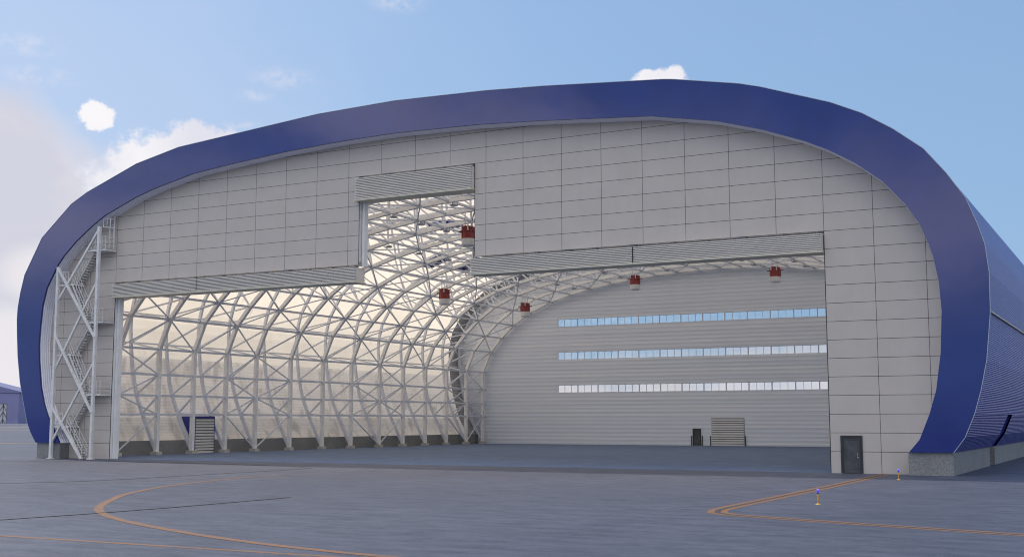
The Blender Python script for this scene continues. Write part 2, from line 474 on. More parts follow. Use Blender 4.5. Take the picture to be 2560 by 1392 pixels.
# soffit: corrugated band between the rim and the front wall, ribs along the arch
sm = MB(); ny = 42; g = girth(INN); uv = []
prof = []
for k in range(ny + 1):
    f = k / ny; prof.append((-1.04 + 1.04 * f, .075 * math.cos(f * 2 * math.pi * 4.5) + .04))
cols = []
for y, dz in prof:
    for (x, z) in offset(INN, -dz): sm.v.append((x, y, z))
n = len(INN)
for k in range(ny):
    for i in range(n - 1):
        sm.f.append((k * n + i, k * n + i + 1, (k + 1) * n + i + 1, (k + 1) * n + i))
M['soffit_plain'] = simple('glossy_soffit_sheet', (.90, .90, .96), .16, .1, var=.03)
sm.make('soffit', M['soffit_plain'], H, smooth=True)
# front wall: cassette panels with the stepped door opening
JAMB = .95
A = offset(INN, -.35)
TOP1 = 13 * ROW + Z0; TOP2 = 19 * ROW + Z0; XA, XB = 25.0, 35.1
front = [(-4.72, 0), (-4.72, 1.33)] + A + [(64.72, 1.33), (64.72, 0), (60, 0), (60, TOP1), (XB, TOP1), (XB, TOP2), (XA, TOP2), (XA, TOP1), (0, TOP1), (0, 0)]
MB().plate(front, [], 0, .06).make('front_wall', M['panel'], H)
# door jambs and lintels behind the panels
for x0, x1 in ((-.30, -.003), (60.003, 60.3)):
    MB().box(x0, x1, .062, JAMB, 0, TOP1 + .3).make('door_jamb', M['steel'], H)
for x0, x1, z in ((0, XA - .3, TOP1), (XA - .3, XB + .3, TOP2), (XB + .3, 60, TOP1)):
    MB().box(x0, x1, .062, JAMB, z + .004, z + .3).make('lintel', M['steel'], H)
for x0, x1 in ((XA - .30, XA - .003), (XB + .003, XB + .30)):
    MB().box(x0, x1, .062, JAMB, TOP1 + .31, TOP2).make('door_jamb', M['steel'], H)
for x0, x1, z0, z1 in ((-.001, .03, 0, TOP1), (59.97, 60.001, 0, TOP1), (XA - .001, XA + .03, TOP1 + .05, TOP2), (XB - .03, XB + .001, TOP1, TOP2)):
    MB().box(x0, x1, -.012, .02, z0, z1).make('door_gasket', M['rubber'], H)
# guide rails
for x in (.14, XA + .2):
    z0, z1 = (0, TOP1) if x < 5 else (TOP1 - .1, TOP2)
    MB().box(x - .1, x + .1, .30, .78, z0, z1).make('guide_rail', M['steel'], H)
# bunched-up fabric doors
def fabric_door(x0, x1, ztop, h, folds):
    pr = []
    for i in range(folds):
        z = ztop - h * i / folds; dz = h / folds
        pr += [(0, z - dz * .06), (0, z - dz * .58), (.17, z - dz * .64), (.17, z - dz * .99)]
    yf, yb = -.46, .9
    sec = [(yf + a, z) for a, z in pr] + [(yb - a, z) for a, z in reversed(pr)]
    m = MB().plate(sec, [], x0, x1, to=lambda a, y, b: (y, a, b))
    o = m.make('folding_fabric_door', M['curtain'], H)
    MB().box(x0 - .03, x1 + .03, yf - .05, yb + .03, ztop - h - .13, ztop - h - .003).make('bottom_beam', M['beam'], o)
    MB().box(x0 - .02, x1 + .02, yf - .062, yf - .052, ztop - h - .07, ztop - h - .02).make('bottom_beam_edge', M['curtain'], o)
    k = int((x1 - x0) / 2.1)
    for i in range(k + 1):
        x = x0 + .25 + (x1 - x0 - .5) * i / k + random.uniform(-.15, .15); ww = random.choice((.04, .08, .3))
        MB().box(x - ww, x + ww, -.2, .1 + random.random() * .3, ztop + .002, ztop + .14).make('hanger', M['grating'], o)
    return o
DZ = TOP1 - .2
fabric_door(.05, 9.36, DZ, 1.02, 9); fabric_door(9.44, XA + .02, DZ, 1.02, 9)
fabric_door(XB - .12, 47.36, DZ, 1.05, 9); fabric_door(47.45, 59.93, DZ, 1.05, 9)
fabric_door(XA - .12, XB - .06, TOP2 - .2, 1.62, 13)
for x in (9.40, 47.405):
    MB().box(x - .036, x + .036, -.42, .6, DZ - 1.15, DZ).make('door_seam', M['rubber'], H)
# pedestrian door
def dark_door(x0, x1, h, y, into, parent, label=None):
    s = -1 if into == 'front' else -1
    d0 = MB(); w = .17
    d0.plate([(x0, .02), (x1, .02), (x1, h), (x0, h)], [[(x0 + w, .04), (x0 + w, h - w), (x1 - w, h - w), (x1 - w, .04)]], y - .07, y + .05)
    fr = d0.make('door_frame', M['door_frame'], parent)
    lf = MB().box(x0 + w + .004, x1 - w - .004, y - .035, y - .005, .05, h - w - .004).make('door', M['door_dark'], parent)
    hd = MB(); hd.bar((x1 - w - .12, y - .09, 1.05), (x1 - w - .12, y - .09, 1.22), .03); hd.bar((x1 - w - .12, y - .036, 1.07), (x1 - w - .12, y - .09, 1.07), .025); hd.bar((x1 - w - .12, y - .036, 1.2), (x1 - w - .12, y - .09, 1.2), .025)
    hd.box(x1 - w - .16, x1 - w - .08, y - .045, y - .036, .92, 1.0)
    hd.make('handle', M['lamp'], lf)
    ins = MB(); a, b = x0 + w + .1, x1 - w - .1
    ins.plate([(a, .25), (b, .25), (b, h - w - .1), (a, h - w - .1)], [[(a + .018, .268), (a + .018, h - w - .118), (b - .018, h - w - .118), (b - .018, .268)]], y - .042, y - .036)
    ins.make('panel_bead', M['door_frame'], lf)
    return fr
dark_door(60.62, 61.92, 2.26, 0, 'front', H)
# plinths
DY0, DY1 = 16.7, 19.62            # side service doors
pl = MB(); pl.box(-7.45, -4.725, -1.02, -.004, 0, 1.325); pl.make('plinth', M['concrete'], H)
pl = MB(); pl.box(64.725, 67.2, -1.02, -.004, 0, 1.325); pl.make('plinth', M['concrete'], H)
for s, X0, X1 in ((-1, -7.42, -6.15), (1, 65.3, 67.17)):
    for y0, y1 in ((.0, DY0), (DY1, 75)):
        MB().box(X0, X1, y0, y1, 0, 1.322).make('plinth', M['concrete'], H)
    lo, hi = ((X0 + .35, X1) if s < 0 else (X0, X1 - .35))
ZG = 9.3
# outer cladding (blue, opaque) on the right only; left stays bare so sun enters
apex = 17
left_wall = cut(OUT, ZG, True)
right_all = OUT[28:]
def zsplit(poly, z, left): return cut(poly, z, left)
pieces = [left_wall, right_all]
lc = left_wall
DZH = 3.55
low_r = cut(OUT, DZH, False); low_l = cut(OUT, DZH, True)
up_r = [p for p in right_all if p[1] > DZH] + [low_r[0]]
up_l = [low_l[-1]] + [p for p in left_wall if p[1] > DZH]
def clad(poly, y0, y1, off):
    m = shell(poly, y0, y1, .12)
    m.uv = [(a, b + off) for a, b in m.uv]
    return m.make('side_cladding', M['clad'], H)
clad(up_r, -1.15, 75, 0)
for y0, y1 in ((-1.15, DY0), (DY1, 75)):
    clad(low_r, y0, y1, 0)
gut = MB(); gx = [p for p in cut(OUT, ZG, False)][0][0]
gut.bar((gx + .06, -1.1, ZG), (gx + .06, 75, ZG), .09, .09); gut.make('gutter', M['brown_pipe'], H)
# roof skin and inner lining
LIN = offset(OUT, 1.05)
LIN[0] = (-6.35, 1.33); LIN[-1] = (65.45, 1.33)
# split: wall lining below the gutter, roof with added translucency from left gutter to just past the ridge
llow = cut(LIN, ZG, True)
iz = next(i for i, p in enumerate(LIN) if p[1] > ZG)
roofpart = [llow[-1]] + LIN[iz:30]
rpart = LIN[29:]
def sheet(name, poly, y0, y1, mat, goff=0):
    m = shell(poly, y0, y1); m.uv = [(a, b + goff) for a, b in m.uv]
    return m.make(name, mat, H, fix=False)
l_up = [cut(LIN, DZH, True)[-1]] + [p for p in llow if p[1] > DZH]
l_dn = cut(LIN, DZH, True)
YE = 71.0                       # the last strip before the rear wall is coloured grey in place of shade
sheet('lining', l_up, 0.26, YE, M['skin_low']); sheet('shade_end_lining', l_up + roofpart[1:], YE, YB, M['end'])
sheet('lining', l_dn, 0.26, DY0, M['skin_low']); sheet('lining', l_dn, DY1, YE, M['skin_low']); sheet('shade_end_lining', l_dn, YE, YB, M['end'])
sheet('roof_sheet', roofpart, .26, YE, M['fill_skin'], girth(llow)[-1])
r_dn = cut(LIN, DZH, False); r_up = [p for p in rpart if p[1] > DZH] + [r_dn[0]]
sheet('lining', r_up, .26, YB, M['lining'])
sheet('lining', r_dn, .26, DY0, M['lining']); sheet('lining', r_dn, DY1, YB, M['lining'])

# service door recesses in both side walls (blue reveals, slatted shutter)
def side_door(s):
    xin = -6.05 if s < 0 else 65.25           # plane of the shutter
    sg = 1 if s < 0 else -1
    xo = -10.3 if s < 0 else 69.6
    def shellx(z, poly):
        P = poly if s < 0 else poly[::-1]
        for a, b in zip(P, P[1:]):
            if a[1] <= z <= b[1]: return a[0] + (b[0] - a[0]) * (z - a[1]) / (b[1] - a[1])
        return P[0][0]
    m = MB()
    zs = [1.34, 2.23, 3.05, DZH]
    for y in (DY0, DY1):
        y0, y1 = (y - .06, y) if y == DY0 else (y, y + .06)
        outl = [(shellx(max(z, 1.34), OUT) - sg * .0, z) for z in zs]
        m.plate([(xin, 1.34)] + [(xin, DZH)] + [(x, z) for x, z in reversed(outl)], [], y0, y1)
    xt = shellx(DZH - .01, OUT)
    m.box(min(xin, xt), max(xin, xt), DY0 - .06, DY1 + .06, DZH + .002, DZH + .07)
    rv = m.make('service_door_reveal', M['blue_frame'], H)
    fr = MB(); w = .14
    xa, xb = xin - .06, xin + .06
    fr.box(xa, xb, DY0 + .002, DY0 + w, .01, DZH - .002); fr.box(xa, xb, DY1 - w, DY1 - .002, .01, DZH - .002); fr.box(xa, xb, DY0 + w, DY1 - w, DZH - w, DZH - .002)
    fr.make('door_frame', M['blue_frame'], rv)
    sec = []
    n = 12; h = DZH - w - .01
    slats = MB()
    MB().box(xin - .05, xin + .05, DY0 + w + .003, DY1 - w - .003, .012, h).make('shutter_gap_shade', M['gap_shade'], rv)
    for i in range(n):
        z = .01 + h * i / n; dz = h / n
        slats.box(xin + sg * .052 if sg > 0 else xin - .11, xin + .11 if sg > 0 else xin - .052, DY0 + w + .004, DY1 - w - .004, z, z + dz * .66)
    slats.make('roller_shutter', M['slat_cream'], rv)
side_door(-1); side_door(1)

# rear wall with three strips of windows
WX0 = 6.25; PW = .982; NG = 16
rows = [(15.79, 16.83), (11.32, 12.36), (6.88, 7.92)]
holes = []; wins = []
for z0, z1 in rows:
    for gidx in range(NG):
        x0 = WX0 + gidx * 3 * PW + .02; x1 = WX0 + (gidx + 1) * 3 * PW - .02
        wins.append((x0, x1, z0, z1))
    holes.append([(WX0, z0), (WX0, z1), (WX0 + NG * 3 * PW, z1), (WX0 + NG * 3 * PW, z0)])
gable = [(-7.0, 0)] + offset(OUT, .13) + [(66.6, 0)]
rw = MB().plate(gable, holes, YB, YB + .3).make('rear_wall', M['rear'], H)
for x0, x1, z0, z1 in wins:
    o = [(x0 - .02, z0), (x1 + .02, z0), (x1 + .02, z1), (x0 - .02, z1)]
    hs = []
    for k in range(3):
        a = x0 + k * PW + (.05 if k == 0 else .02); b = x0 + (k + 1) * PW - (.09 if k == 2 else .02)
        hs.append([(a, z0 + .05), (a, z1 - .05), (b, z1 - .05), (b, z0 + .05)])
    wf = MB().plate(o, hs, YB + .06, YB + .16).make('window', M['steel_grey'], H)
    MB().box(x0 + .01, x1 - .01, YB + .10, YB + .112, z0 + .04, z1 - .04).make('pane', M['glass'], wf)
dark_door(25.3, 26.42, 2.14, YB - .01, 'front', H)
# broad roller shutter in the rear wall
n = 12; h = 3.42
rb = MB().box(27.8, 32.1, YB - .06, YB - .003, .01, h + .03).make('shutter_gap_shade', M['gap_shade'], H)
slats = MB()
for i in range(n):
    z = .012 + h * i / n; slats.box(27.82, 32.08, YB - .13, YB - .062, z, z + h / n * .64)
slats.make('roller_shutter', M['slat'], rb)
for x in (25.14, 26.58, 27.66, 32.2):
    MB().box(x - .045, x + .045, YB - .13, YB - .004, 0, 1.24).make('guard_post', M['door_frame'], H)

# ------------------------------------------------------------------ steel frames
half = [(-5, .3), (-5, 3.75), (-5, 5.5), (-5, 7.45), (-5, 9.83), (-3.78, 12.6), (-2.1, 14.5), (-.25, 16.2), (2.2, 17.87), (5.47, 19.24), (8.46, 20.1), (11.3, 20.75), (14.5, 21.3), (17.6, 21.75), (20.8, 22.1), (23.8, 22.3), (26.8, 22.43), (29.6, 22.5)]
OC = offset(OUT, 1.62)
OCl = [p for p in OC[:apex + 1] if p[1] > 3.2]
def closest(p, poly):
    best = None; p = Vector(p)
    for a, b in zip(poly, poly[1:]):
        a = Vector(a); b = Vector(b); t = max(0, min(1, (p - a).dot(b - a) / (b - a).length_squared)); q = a + (b - a) * t
        if best is None or (q - p).length < best[0]: best = ((q - p).length, q)
    return tuple(best[1])
onodes = [(-5.05, .45), (-6.86, 3.9), (-7.75, 5.66), (-8.27, 7.76), (-8.66, 10.6)] + [closest(p, OCl) for p in half[5:]]
onodes[-1] = (29.6, onodes[-1][1])
mir = lambda L: L + [(2 * CX - x, z) for x, z in L[-2::-1]]
INC = mir(half); ONC = mir(onodes)
oc_half = [(-5.05, .45), (-5.4, 1.0), (-6.7, 3.4)] + [(x, z) for x, z in OCl if z > 4 and x < 28.5] + [(29.6, onodes[-1][1])]
OCC = mir(oc_half)
NN = len(INC)
def frame(y):
    e = MB().chain([(x, y, z) for x, z in INC], .36, .36).make('truss', M['steel'], H)
    MB().chain([(x, y, z) for x, z in OCC], .26, .28).make('outer_chord', M['steel_grey'], e)
    w = MB()
    for i in range(1, NN - 1):
        a = INC[i]; b = ONC[i]
        w.bar((a[0], y, a[1]), (b[0], y, b[1]), .15, .15, (0, 1, 0))
        j = i - 1 if i < NN // 2 else i + 1
        if i == NN // 2:
            for b in (ONC[i - 1], ONC[i + 1]): w.bar((a[0], y, a[1]), (b[0], y, b[1]), .14, .14, (0, 1, 0))
        else:
            b = ONC[j] if i > 4 and i < NN - 5 else ONC[j]
            w.bar((a[0], y, a[1]), (b[0], y, b[1]), .14, .14, (0, 1, 0))
    w.make('web', M['steel_grey'], e)
    for x in (-5, 2 * CX + 5):
        MB().box(x - .38, x + .38, y - .38, y + .38, 0, .33).make('base_block', M['concrete_pale'], e)
    return e
M['concrete_pale'] = simple('pale_base_block', (.52, .50, .46), .8, var=.12, scale=3)
for y in FY: frame(y)
# purlins: one tube per node line, running the whole depth
for i in range(1, NN - 1):
    x, z = INC[i]; MB().bar((x, .97, z), (x, YB - .01, z), .20, .20).make('purlin', M['steel_grey'], H)
for i in range(4, NN - 4):
    x, z = ONC[i]; MB().bar((x, .97, z), (x, YB - .01, z), .13, .13).make('purlin', M['steel_grey'], H)
ends = [.97] + FY
for b in range(len(ends) - 1):
    ya, yb = ends[b], ends[b + 1]
    ka, kb = b - 1, b                              # frame numbers (-1 = front wall)
    m = MB()
    braced = any(c in (ka, kb) for c in (0, 4, 8, 12))
    for i in range(NN - 1):
        col_part = i < 4 or i >= NN - 5
        if col_part and not braced: continue
        k = i if i < NN // 2 else NN - 2 - i + 1
        even_a = (ka % 2 == 0)
        # even frames carry the even nodes of the zigzag
        n0, n1 = i, i + 1
        e0 = (min(i, NN - 1 - i) % 2 == 0)
        if e0: y0, y1 = (ya, yb) if even_a else (yb, ya)
        else: y0, y1 = (yb, ya) if even_a else (ya, yb)
        p, q = INC[n0], INC[n1]
        m.bar((p[0], y0, p[1]), (q[0], y1, q[1]), .11, .11)
    m.make('bracing', M['steel_grey'], H)

# roof hatches set in the lining
def linpt(x):
    for a, b in zip(LIN, LIN[1:]):
        if a[0] <= x <= b[0]:
            return a[1] + (b[1] - a[1]) * (x - a[0]) / (b[0] - a[0]), Vector((b[0] - a[0], 0, b[1] - a[1])).normalized()
for x, y in ((10.0, 37.6), (.75, 50.3), (1.7, 57.8)):
    z, tan = linpt(x); nrm = Vector((tan.z, 0, -tan.x)); c = Vector((x, y, z))
    m = MB(); L = 1.25
    for s in (-1, 1):
        a = c + tan * s * L; m.bar(a - Vector((0, L + .2, 0)) + nrm * .2, a + Vector((0, L + .2, 0)) + nrm * .2, .4, .4, nrm)
        a = c + Vector((0, s * L, 0)); m.bar(a - tan * L + nrm * .2, a + tan * L + nrm * .2, .4, .4, nrm)
    hf = m.make('roof_hatch', M['blue_frame'], H)
    MB().bar(c - tan * (L - .2) + nrm * .1, c + tan * (L - .2) + nrm * .1, 2 * L - .4, .04, nrm).make('hatch_cover', M['ring'], hf)

# ================================================================== hanging red units and lamps
def heater():
    e = empty('hanging_heater', '', 'heater')
    b = MB().lathe([(.60, -.02), (.60, -1.18), (.64, -1.2), (.64, -.02)][:0] or [(.0, -.10), (.66, -.10), (.66, -.24), (.60, -.26), (.60, -1.16), (.0, -1.16)], 28).make('body', M['red'], e, smooth=False)
    MB().lathe([(.0, -1.163), (.585, -1.163), (.61, -1.2), (.61, -1.74), (.56, -1.80), (.50, -1.86), (0, -1.86)], 28).make('outlet', M['ring'], e, smooth=False)
    fl = MB(); fl.lathe([(.60, -.42), (.72, -.40), (.72, -.48), (.60, -.47)], 28)
    fl.box(-.95, .95, -.10, .10, -.50, -.39); fl.make('flange', M['red'], e)
    for i in range(8):
        a = 2 * math.pi * i / 8 + .2
        MB().bar((.615 * math.cos(a), .615 * math.sin(a), -.50), (.615 * math.cos(a), .615 * math.sin(a), -1.15), .05).make('rib', M['red'], b)
    for sx in (-1, 1):
        MB().box(sx * .33 - .05, sx * .33 + .05, -.68, -.60, -.45, .12).make('bracket', M['steel_grey'], e)
        MB().bar((sx * .33, 0, .05), (sx * .33, 0, 1.5), .08).make('hanger_rod', M['steel_grey'], e)
    MB().box(-.42, .42, -.64, .30, -.1, -.02).make('top_plate', M['red'], e)
    return e
h0 = heater()
labels = [('red hanging heater cut off by the panel edge inside the tall notch of the doorway', (22.35, 21.2, 20.98)),
          ('red hanging heater in front of the cream roof below the tall notch', (5.75, 44.6, 18.25)),
          ('red hanging heater beside the curved last truss, lowest of those before the rear wall', (5.95, 64.6, 18.33)),
          ('red hanging heater under the seam between the two right door bundles', (21.2, 64.9, 21.1)),
          ('red hanging heater under the far right end of the door bundle', (39.1, 64.3, 21.03))]
for i, (lb, p) in enumerate(labels):
    if i == 0:
        h0.location = p; h0['label'] = lb; h0['group'] = 'red heaters hanging from the trusses'
    else: copy_tree(h0, p, lb)

LL = 'small metal lamp hanging under the white trusses inside the hangar'
LGR = 'small lamps hanging under the trusses'
lamp = empty('high_bay_lamp', LL, 'lamp', (0, 0, 0), LGR)
MB().lathe([(.05, .16), (.16, .14), (.34, 0), (.36, -.05), (.33, -.07), (0, -.07)], 16).make('shade', M['lamp'], lamp)
bk = MB(); bk.bar((-.36, 0, -.02), (-.36, 0, .62), .035); bk.bar((.36, 0, -.02), (.36, 0, .62), .035); bk.bar((-.36, 0, .62), (.36, 0, .62), .035)
bk.make('bracket', M['lamp'], lamp)
MB().lathe([(.0, -.072), (.30, -.072), (.27, -.11), (0, -.12)], 16).make('lens', M['ring'], lamp)
first = True
for x in (10.95, 17.62, 23.95, 35.25, 41.55, 48.2):
    zc = next(a[1] + (b[1] - a[1]) * (x - a[0]) / (b[0] - a[0]) for a, b in zip(INC, INC[1:]) if a[0] <= x <= b[0])
    for y in FY[1:13]:
        p = (x, y + .62, zc - .30)
        if first: lamp.location = p; first = False
        else: copy_tree(lamp, p, LL)

# ================================================================== outside stair tower
st = empty('escape_stairs', 'white steel zigzag escape stairs with crossed braces against the left end of the front wall', 'staircase', (-3, -1.4, 0))
st.location = (0, 0, 0)
YP = -1.42
LX, RX = -5.31, -.62
for x, h in ((LX, 16.3), (RX, 19.5)):
    p = MB().box(x - .12, x + .12, YP - .12, YP + .12, 0, h).make('post', M['stair'], st)
    MB().box(x - .28, x + .28, YP - .22, YP + .22, 0, .05).make('base_plate', M['stair'], p)
for a, b in (((LX, 4.35), (-1.62, .02)), ((LX, 1.45), (RX, 8.25)), ((LX, 10.45), (RX, 3.85)), ((LX, 7.55), (RX, 15.05)), ((LX, 16.25), (RX, 10.1)), ((LX, 13.4), (RX, 19.45))):
    yo = -.09 if a[1] > b[1] else .09
    MB().bar((a[0], YP + yo, a[1]), (b[0], YP + yo, b[1]), .17, .17, (0, 1, 0)).make('brace', M['stair'], st)
lev = [0, 2.78, 5.42, 8.82, 11.48, 14.82, 17.6]
for k in range(6):
    lane = (-1.30, -.74) if k % 2 == 0 else (-.68, -.12)
    xa, xb = ((-1.75, -3.75) if k % 2 == 0 else (-3.75, -1.75))
    za, zb = lev[k], lev[k + 1]
    m = MB()
    for y in lane: m.bar((xa, y, za), (xb, y, zb), .05, .18, (0, 1, 0))
    fl = m.make('stair_flight', M['stair'], st)
    tr = MB(); n = round((zb - za) / .22)
    for i in range(1, n):
        f = i / n; x = xa + (xb - xa) * f; z = za + (zb - za) * f
        tr.box(x - .14, x + .14, lane[0] + .03, lane[1] - .03, z - .02, z + .02)
    tr.make('tread', M['grating'], fl)
    hr = MB()
    for y in lane:
        for hgt in (.55, 1.05): hr.bar((xa, y, za + hgt), (xb, y, zb + hgt), .032)
        for i in range(5):
            f = (i + .15) / 4.3; x = xa + (xb - xa) * f; z = za + (zb - za) * f
            hr.bar((x, y, z), (x, y, z + 1.05), .03)
    hr.make('handrail', M['stair'], fl)
for k in range(1, 7):
    z = lev[k]; right = k % 2 == 0
    x0, x1 = (-2.0, .02) if right else (-5.25, -3.5)
    ld = MB().box(x0, x1, -1.30, -.06, z - .16, z - .03).make('landing', M['stair'], st)
    MB().box(x0 + .03, x1 - .03, -1.27, -.09, z - .028, z).make('grating', M['grating'], ld)
    r = MB(); ys = -1.27
    xe = x1 - .03 if right else x0 + .03
    xi = x0 + .75 if right else x1 - .75
    for hgt in (.3, .62, 1.05):
        r.bar((xi if right else x0, ys, z + hgt), (xe if right else xi, ys, z + hgt), .04); r.bar((xe, ys, z + hgt), (xe, -.1, z + hgt), .04)
    for f in (0, .33, .66, 1): 
        xx = xi + (xe - xi) * f; r.bar((xx, ys, z), (xx, ys, z + 1.05), .04)
    r.bar((xe, -.1, z), (xe, -.1, z + 1.05), .04)
    r.make('railing', M['stair'], ld)
l = MB(); y = -.32
for x in (-.55, -.05): l.bar((x, y, 17.6), (x, y, 20.55), .09)
for i in range(10): l.bar((-.55, y, 17.8 + i * .28), (-.05, y, 17.8 + i * .28), .035)
for z in (19.5, 20.2):
    l.bar((-.72, y, z), (-.72, y - .6, z), .04); l.bar((.1, y, z), (.1, y - .6, z), .04); l.bar((-.72, y - .6, z), (.1, y - .6, z), .04); l.bar((-.72, y, z), (.1, y, z), .04)
for x in (-.72, -.3, .1): l.bar((x, y - .6, 19.5), (x, y - .6, 20.2), .035)
l.make('ladder', M['stair'], st)

# ================================================================== edge lights
def edge_light():
    e = empty('edge_light', '', 'edge light')
    MB().lathe([(.115, 0), (.11, .012), (.06, .030), (.036, .055), (.03, .075), (.0, .08)], 20).make('base', M['yellow'], e, smooth=True)
    MB().lathe([(.022, .05), (.026, .16), (.036, .27), (.040, .34), (.040, .395), (.0, .40)], 18).make('stem', M['yellow'], e, smooth=True)
    MB().lathe([(.044, .396), (.044, .43), (.038, .435), (.038, .45), (0, .45)], 18).make('collar', M['blue_frame'], e)
    ln = MB().lathe([(.037, .451), (.039, .53), (.034, .575), (.018, .60), (0, .607)], 18).make('lens', M['lens'], e, smooth=True)
    MB().lathe([(.0, .5475), (.016, .555), (.02, .568), (.014, .58), (0, .585)], 10).make('filament', M['hot'], ln, smooth=True)
    return e
e0 = edge_light()
for ch in list(e0.children):
    if ch.name.startswith('lens'):
        for g2 in ch.children: g2.scale = (2.1, 2.1, 1)
e0.location = (66.08, -28.2, 0); e0['label'] = 'yellow edge light with blue lit top inside the corner of the orange double line, nearest to the viewer'; e0['group'] = 'yellow edge lights with blue lamps'
e0['label'] = 'yellow blue-topped edge light standing inside the corner of the orange double line'
copy_tree(e0, (65.2, -6.9, 0), 'yellow blue-topped edge light standing before the concrete plinth')
for p, lb in (((-217, 169), 'tiny blue edge light far off, leftmost of three beyond the apron'), ((-253.9, 206.8), 'tiny blue edge light far off, middle one of three beside the tan strip'), ((-155.4, 125.1), 'tiny blue edge light far off, closest of three to the hangar rim')):
    copy_tree(e0, (p[0], p[1], 0), lb)

# ================================================================== distant hangar
fx, fy = -697.0, 560.5
# its long front faces the camera; local axes: along a (screen right), away b
a = Vector((.80, .60)).normalized(); b = Vector((-.60, .80)).normalized(); o2 = Vector((fx, fy))
def W(u, v): return tuple(o2 + a * u + b * v)
far = empty('distant_hangar', 'low purple blue hangar with pale folding doors far away beyond the left rim', 'hangar', (fx, fy, 0))
def fbox(m, u0, u1, v0, v1, z0, z1):
    p = [W(u0, v0), W(u1, v0), W(u1, v1), W(u0, v1)]
    return m.add([(q[0] - fx, q[1] - fy, z) for z in (z0, z1) for q in p], [(3, 2, 1, 0), (4, 5, 6, 7), (0, 1, 5, 4), (1, 2, 6, 5), (2, 3, 7, 6), (3, 0, 4, 7)])
m = MB()
fbox(m, -100, 14, 1, 90, 0, 24.2); m.make('wall', M['hazed_far_wall'], far)
m = MB(); fbox(m, -100, 14, -1.5, .99, 16.2, 24.2); fbox(m, 5.7, 14, -1.5, .99, 0, 16.19); fbox(m, -100, -44, -1.5, .99, 0, 16.19); m.make('portal', M['hazed_far_wall'], far)
prof = [(-103.0, 24.3), (16, 24.3), (16, 25.0), (-43, 40.0), (-103, 25.0)]
m = MB(); n = len(prof)
pts = [(W(u, v), z) for v in (-2.2, 92) for u, z in prof]
m.add([(p[0] - fx, p[1] - fy, z) for p, z in pts], [tuple(range(n)), tuple(range(2 * n - 1, n - 1, -1))] + [(i, (i + 1) % n, n + (i + 1) % n, n + i) for i in range(n)])
m.make('roof', M['hazed_far_roof'], far)
for k in range(5):
    u0 = -43.5 + k * 9.8; m = MB(); fbox(m, u0, u0 + 9.5, -.6, -.2, .3, 16.1); dl = m.make('sliding_door', M['far_door'], far)
    m = MB()
    def fl(u0_, z0_, u1_, z1_):
        p = W(u0_, -.7); q = W(u1_, -.7); m.bar((p[0] - fx, p[1] - fy, z0_), (q[0] - fx, q[1] - fy, z1_), .45, .3)
    fl(u0, .4, u0, 16)
    for s in (0, 1):
        c = u0 + 2.4 + s * 4.7
        fl(c, .5, c, 16)
        for z in (0.6, 6.2, 11): fl(c, z + 4, c - 2.1, z); fl(c, z + 4, c + 2.1, z)
    m.make('door_lattice', M['far_line'], dl)
m = MB(); fbox(m, -100, 34, -3, -1.6, 0, 1.0); m.make('kerb_wall', M['far_door'], far)

# ================================================================== CAMERA
cam = D.cameras.new('camera'); co = D.objects.new('camera', cam); COL.objects.link(co)
Rv = Vector((0.8844770, 0.4665832, -0.0007098)); Uv = Vector((0.0549191, -0.1025963, 0.9932059)); Fv = Vector((-0.4633404, 0.8785067, 0.1163684))
mw = Matrix((Rv, Uv, -Fv)).transposed().to_4x4(); mw.translation = (77.5256, -74.7356, 3.1721)
co.matrix_world = mw
cam.sensor_width = 36; cam.sensor_fit = 'HORIZONTAL'; cam.lens = 42.5486; cam.clip_end = 20000; cam.clip_start = .1
scene.camera = co

# ================================================================== LIGHT
sv = Vector((-.90, .215, 1.0)).normalized()
elev = math.asin(sv.z); az = math.atan2(sv.x, sv.y)
sun = D.lights.new('sun', 'SUN'); sun.energy = SUN_E = 2.5; sun.angle = math.radians(.53); sun.color = (1, .91, .78)
so = D.objects.new('sun', sun); COL.objects.link(so); so.rotation_euler = (-sv).to_track_quat('-Z', 'Y').to_euler()
world = D.worlds.new('World'); scene.world = world; world.use_nodes = True
t = NT.__new__(NT); t.t = world.node_tree; t.n = t.t.nodes; t.l = t.t.links
bg = t.n['Background']
SKY = .15
bg.inputs['Strength'].default_value = SKY
sky = t.node('ShaderNodeTexSky', sky_type='NISHITA'); sky.sun_disc = False; sky.sun_elevation = elev; sky.sun_rotation = az
sky.air_density = 1.0; sky.dust_density = 1.2; sky.ozone_density = 2.0; sky.altitude = 50
tc = t.node('ShaderNodeTexCoord'); dirv = tc.outputs['Generated']
nrm = t.node('ShaderNodeVectorMath', operation='NORMALIZE'); t.link(dirv, nrm.inputs[0]); dv = nrm.outputs[0]
sep = t.node('ShaderNodeSeparateXYZ'); t.link(dv, sep.inputs[0])
col = sky.outputs[0]
def lin(r, g, b):
    f = lambda c: (c / 255 / 12.92) if c <= 10 else ((c / 255 + .055) / 1.055) ** 2.4
    return tuple(f(c) / SKY for c in (r, g, b))
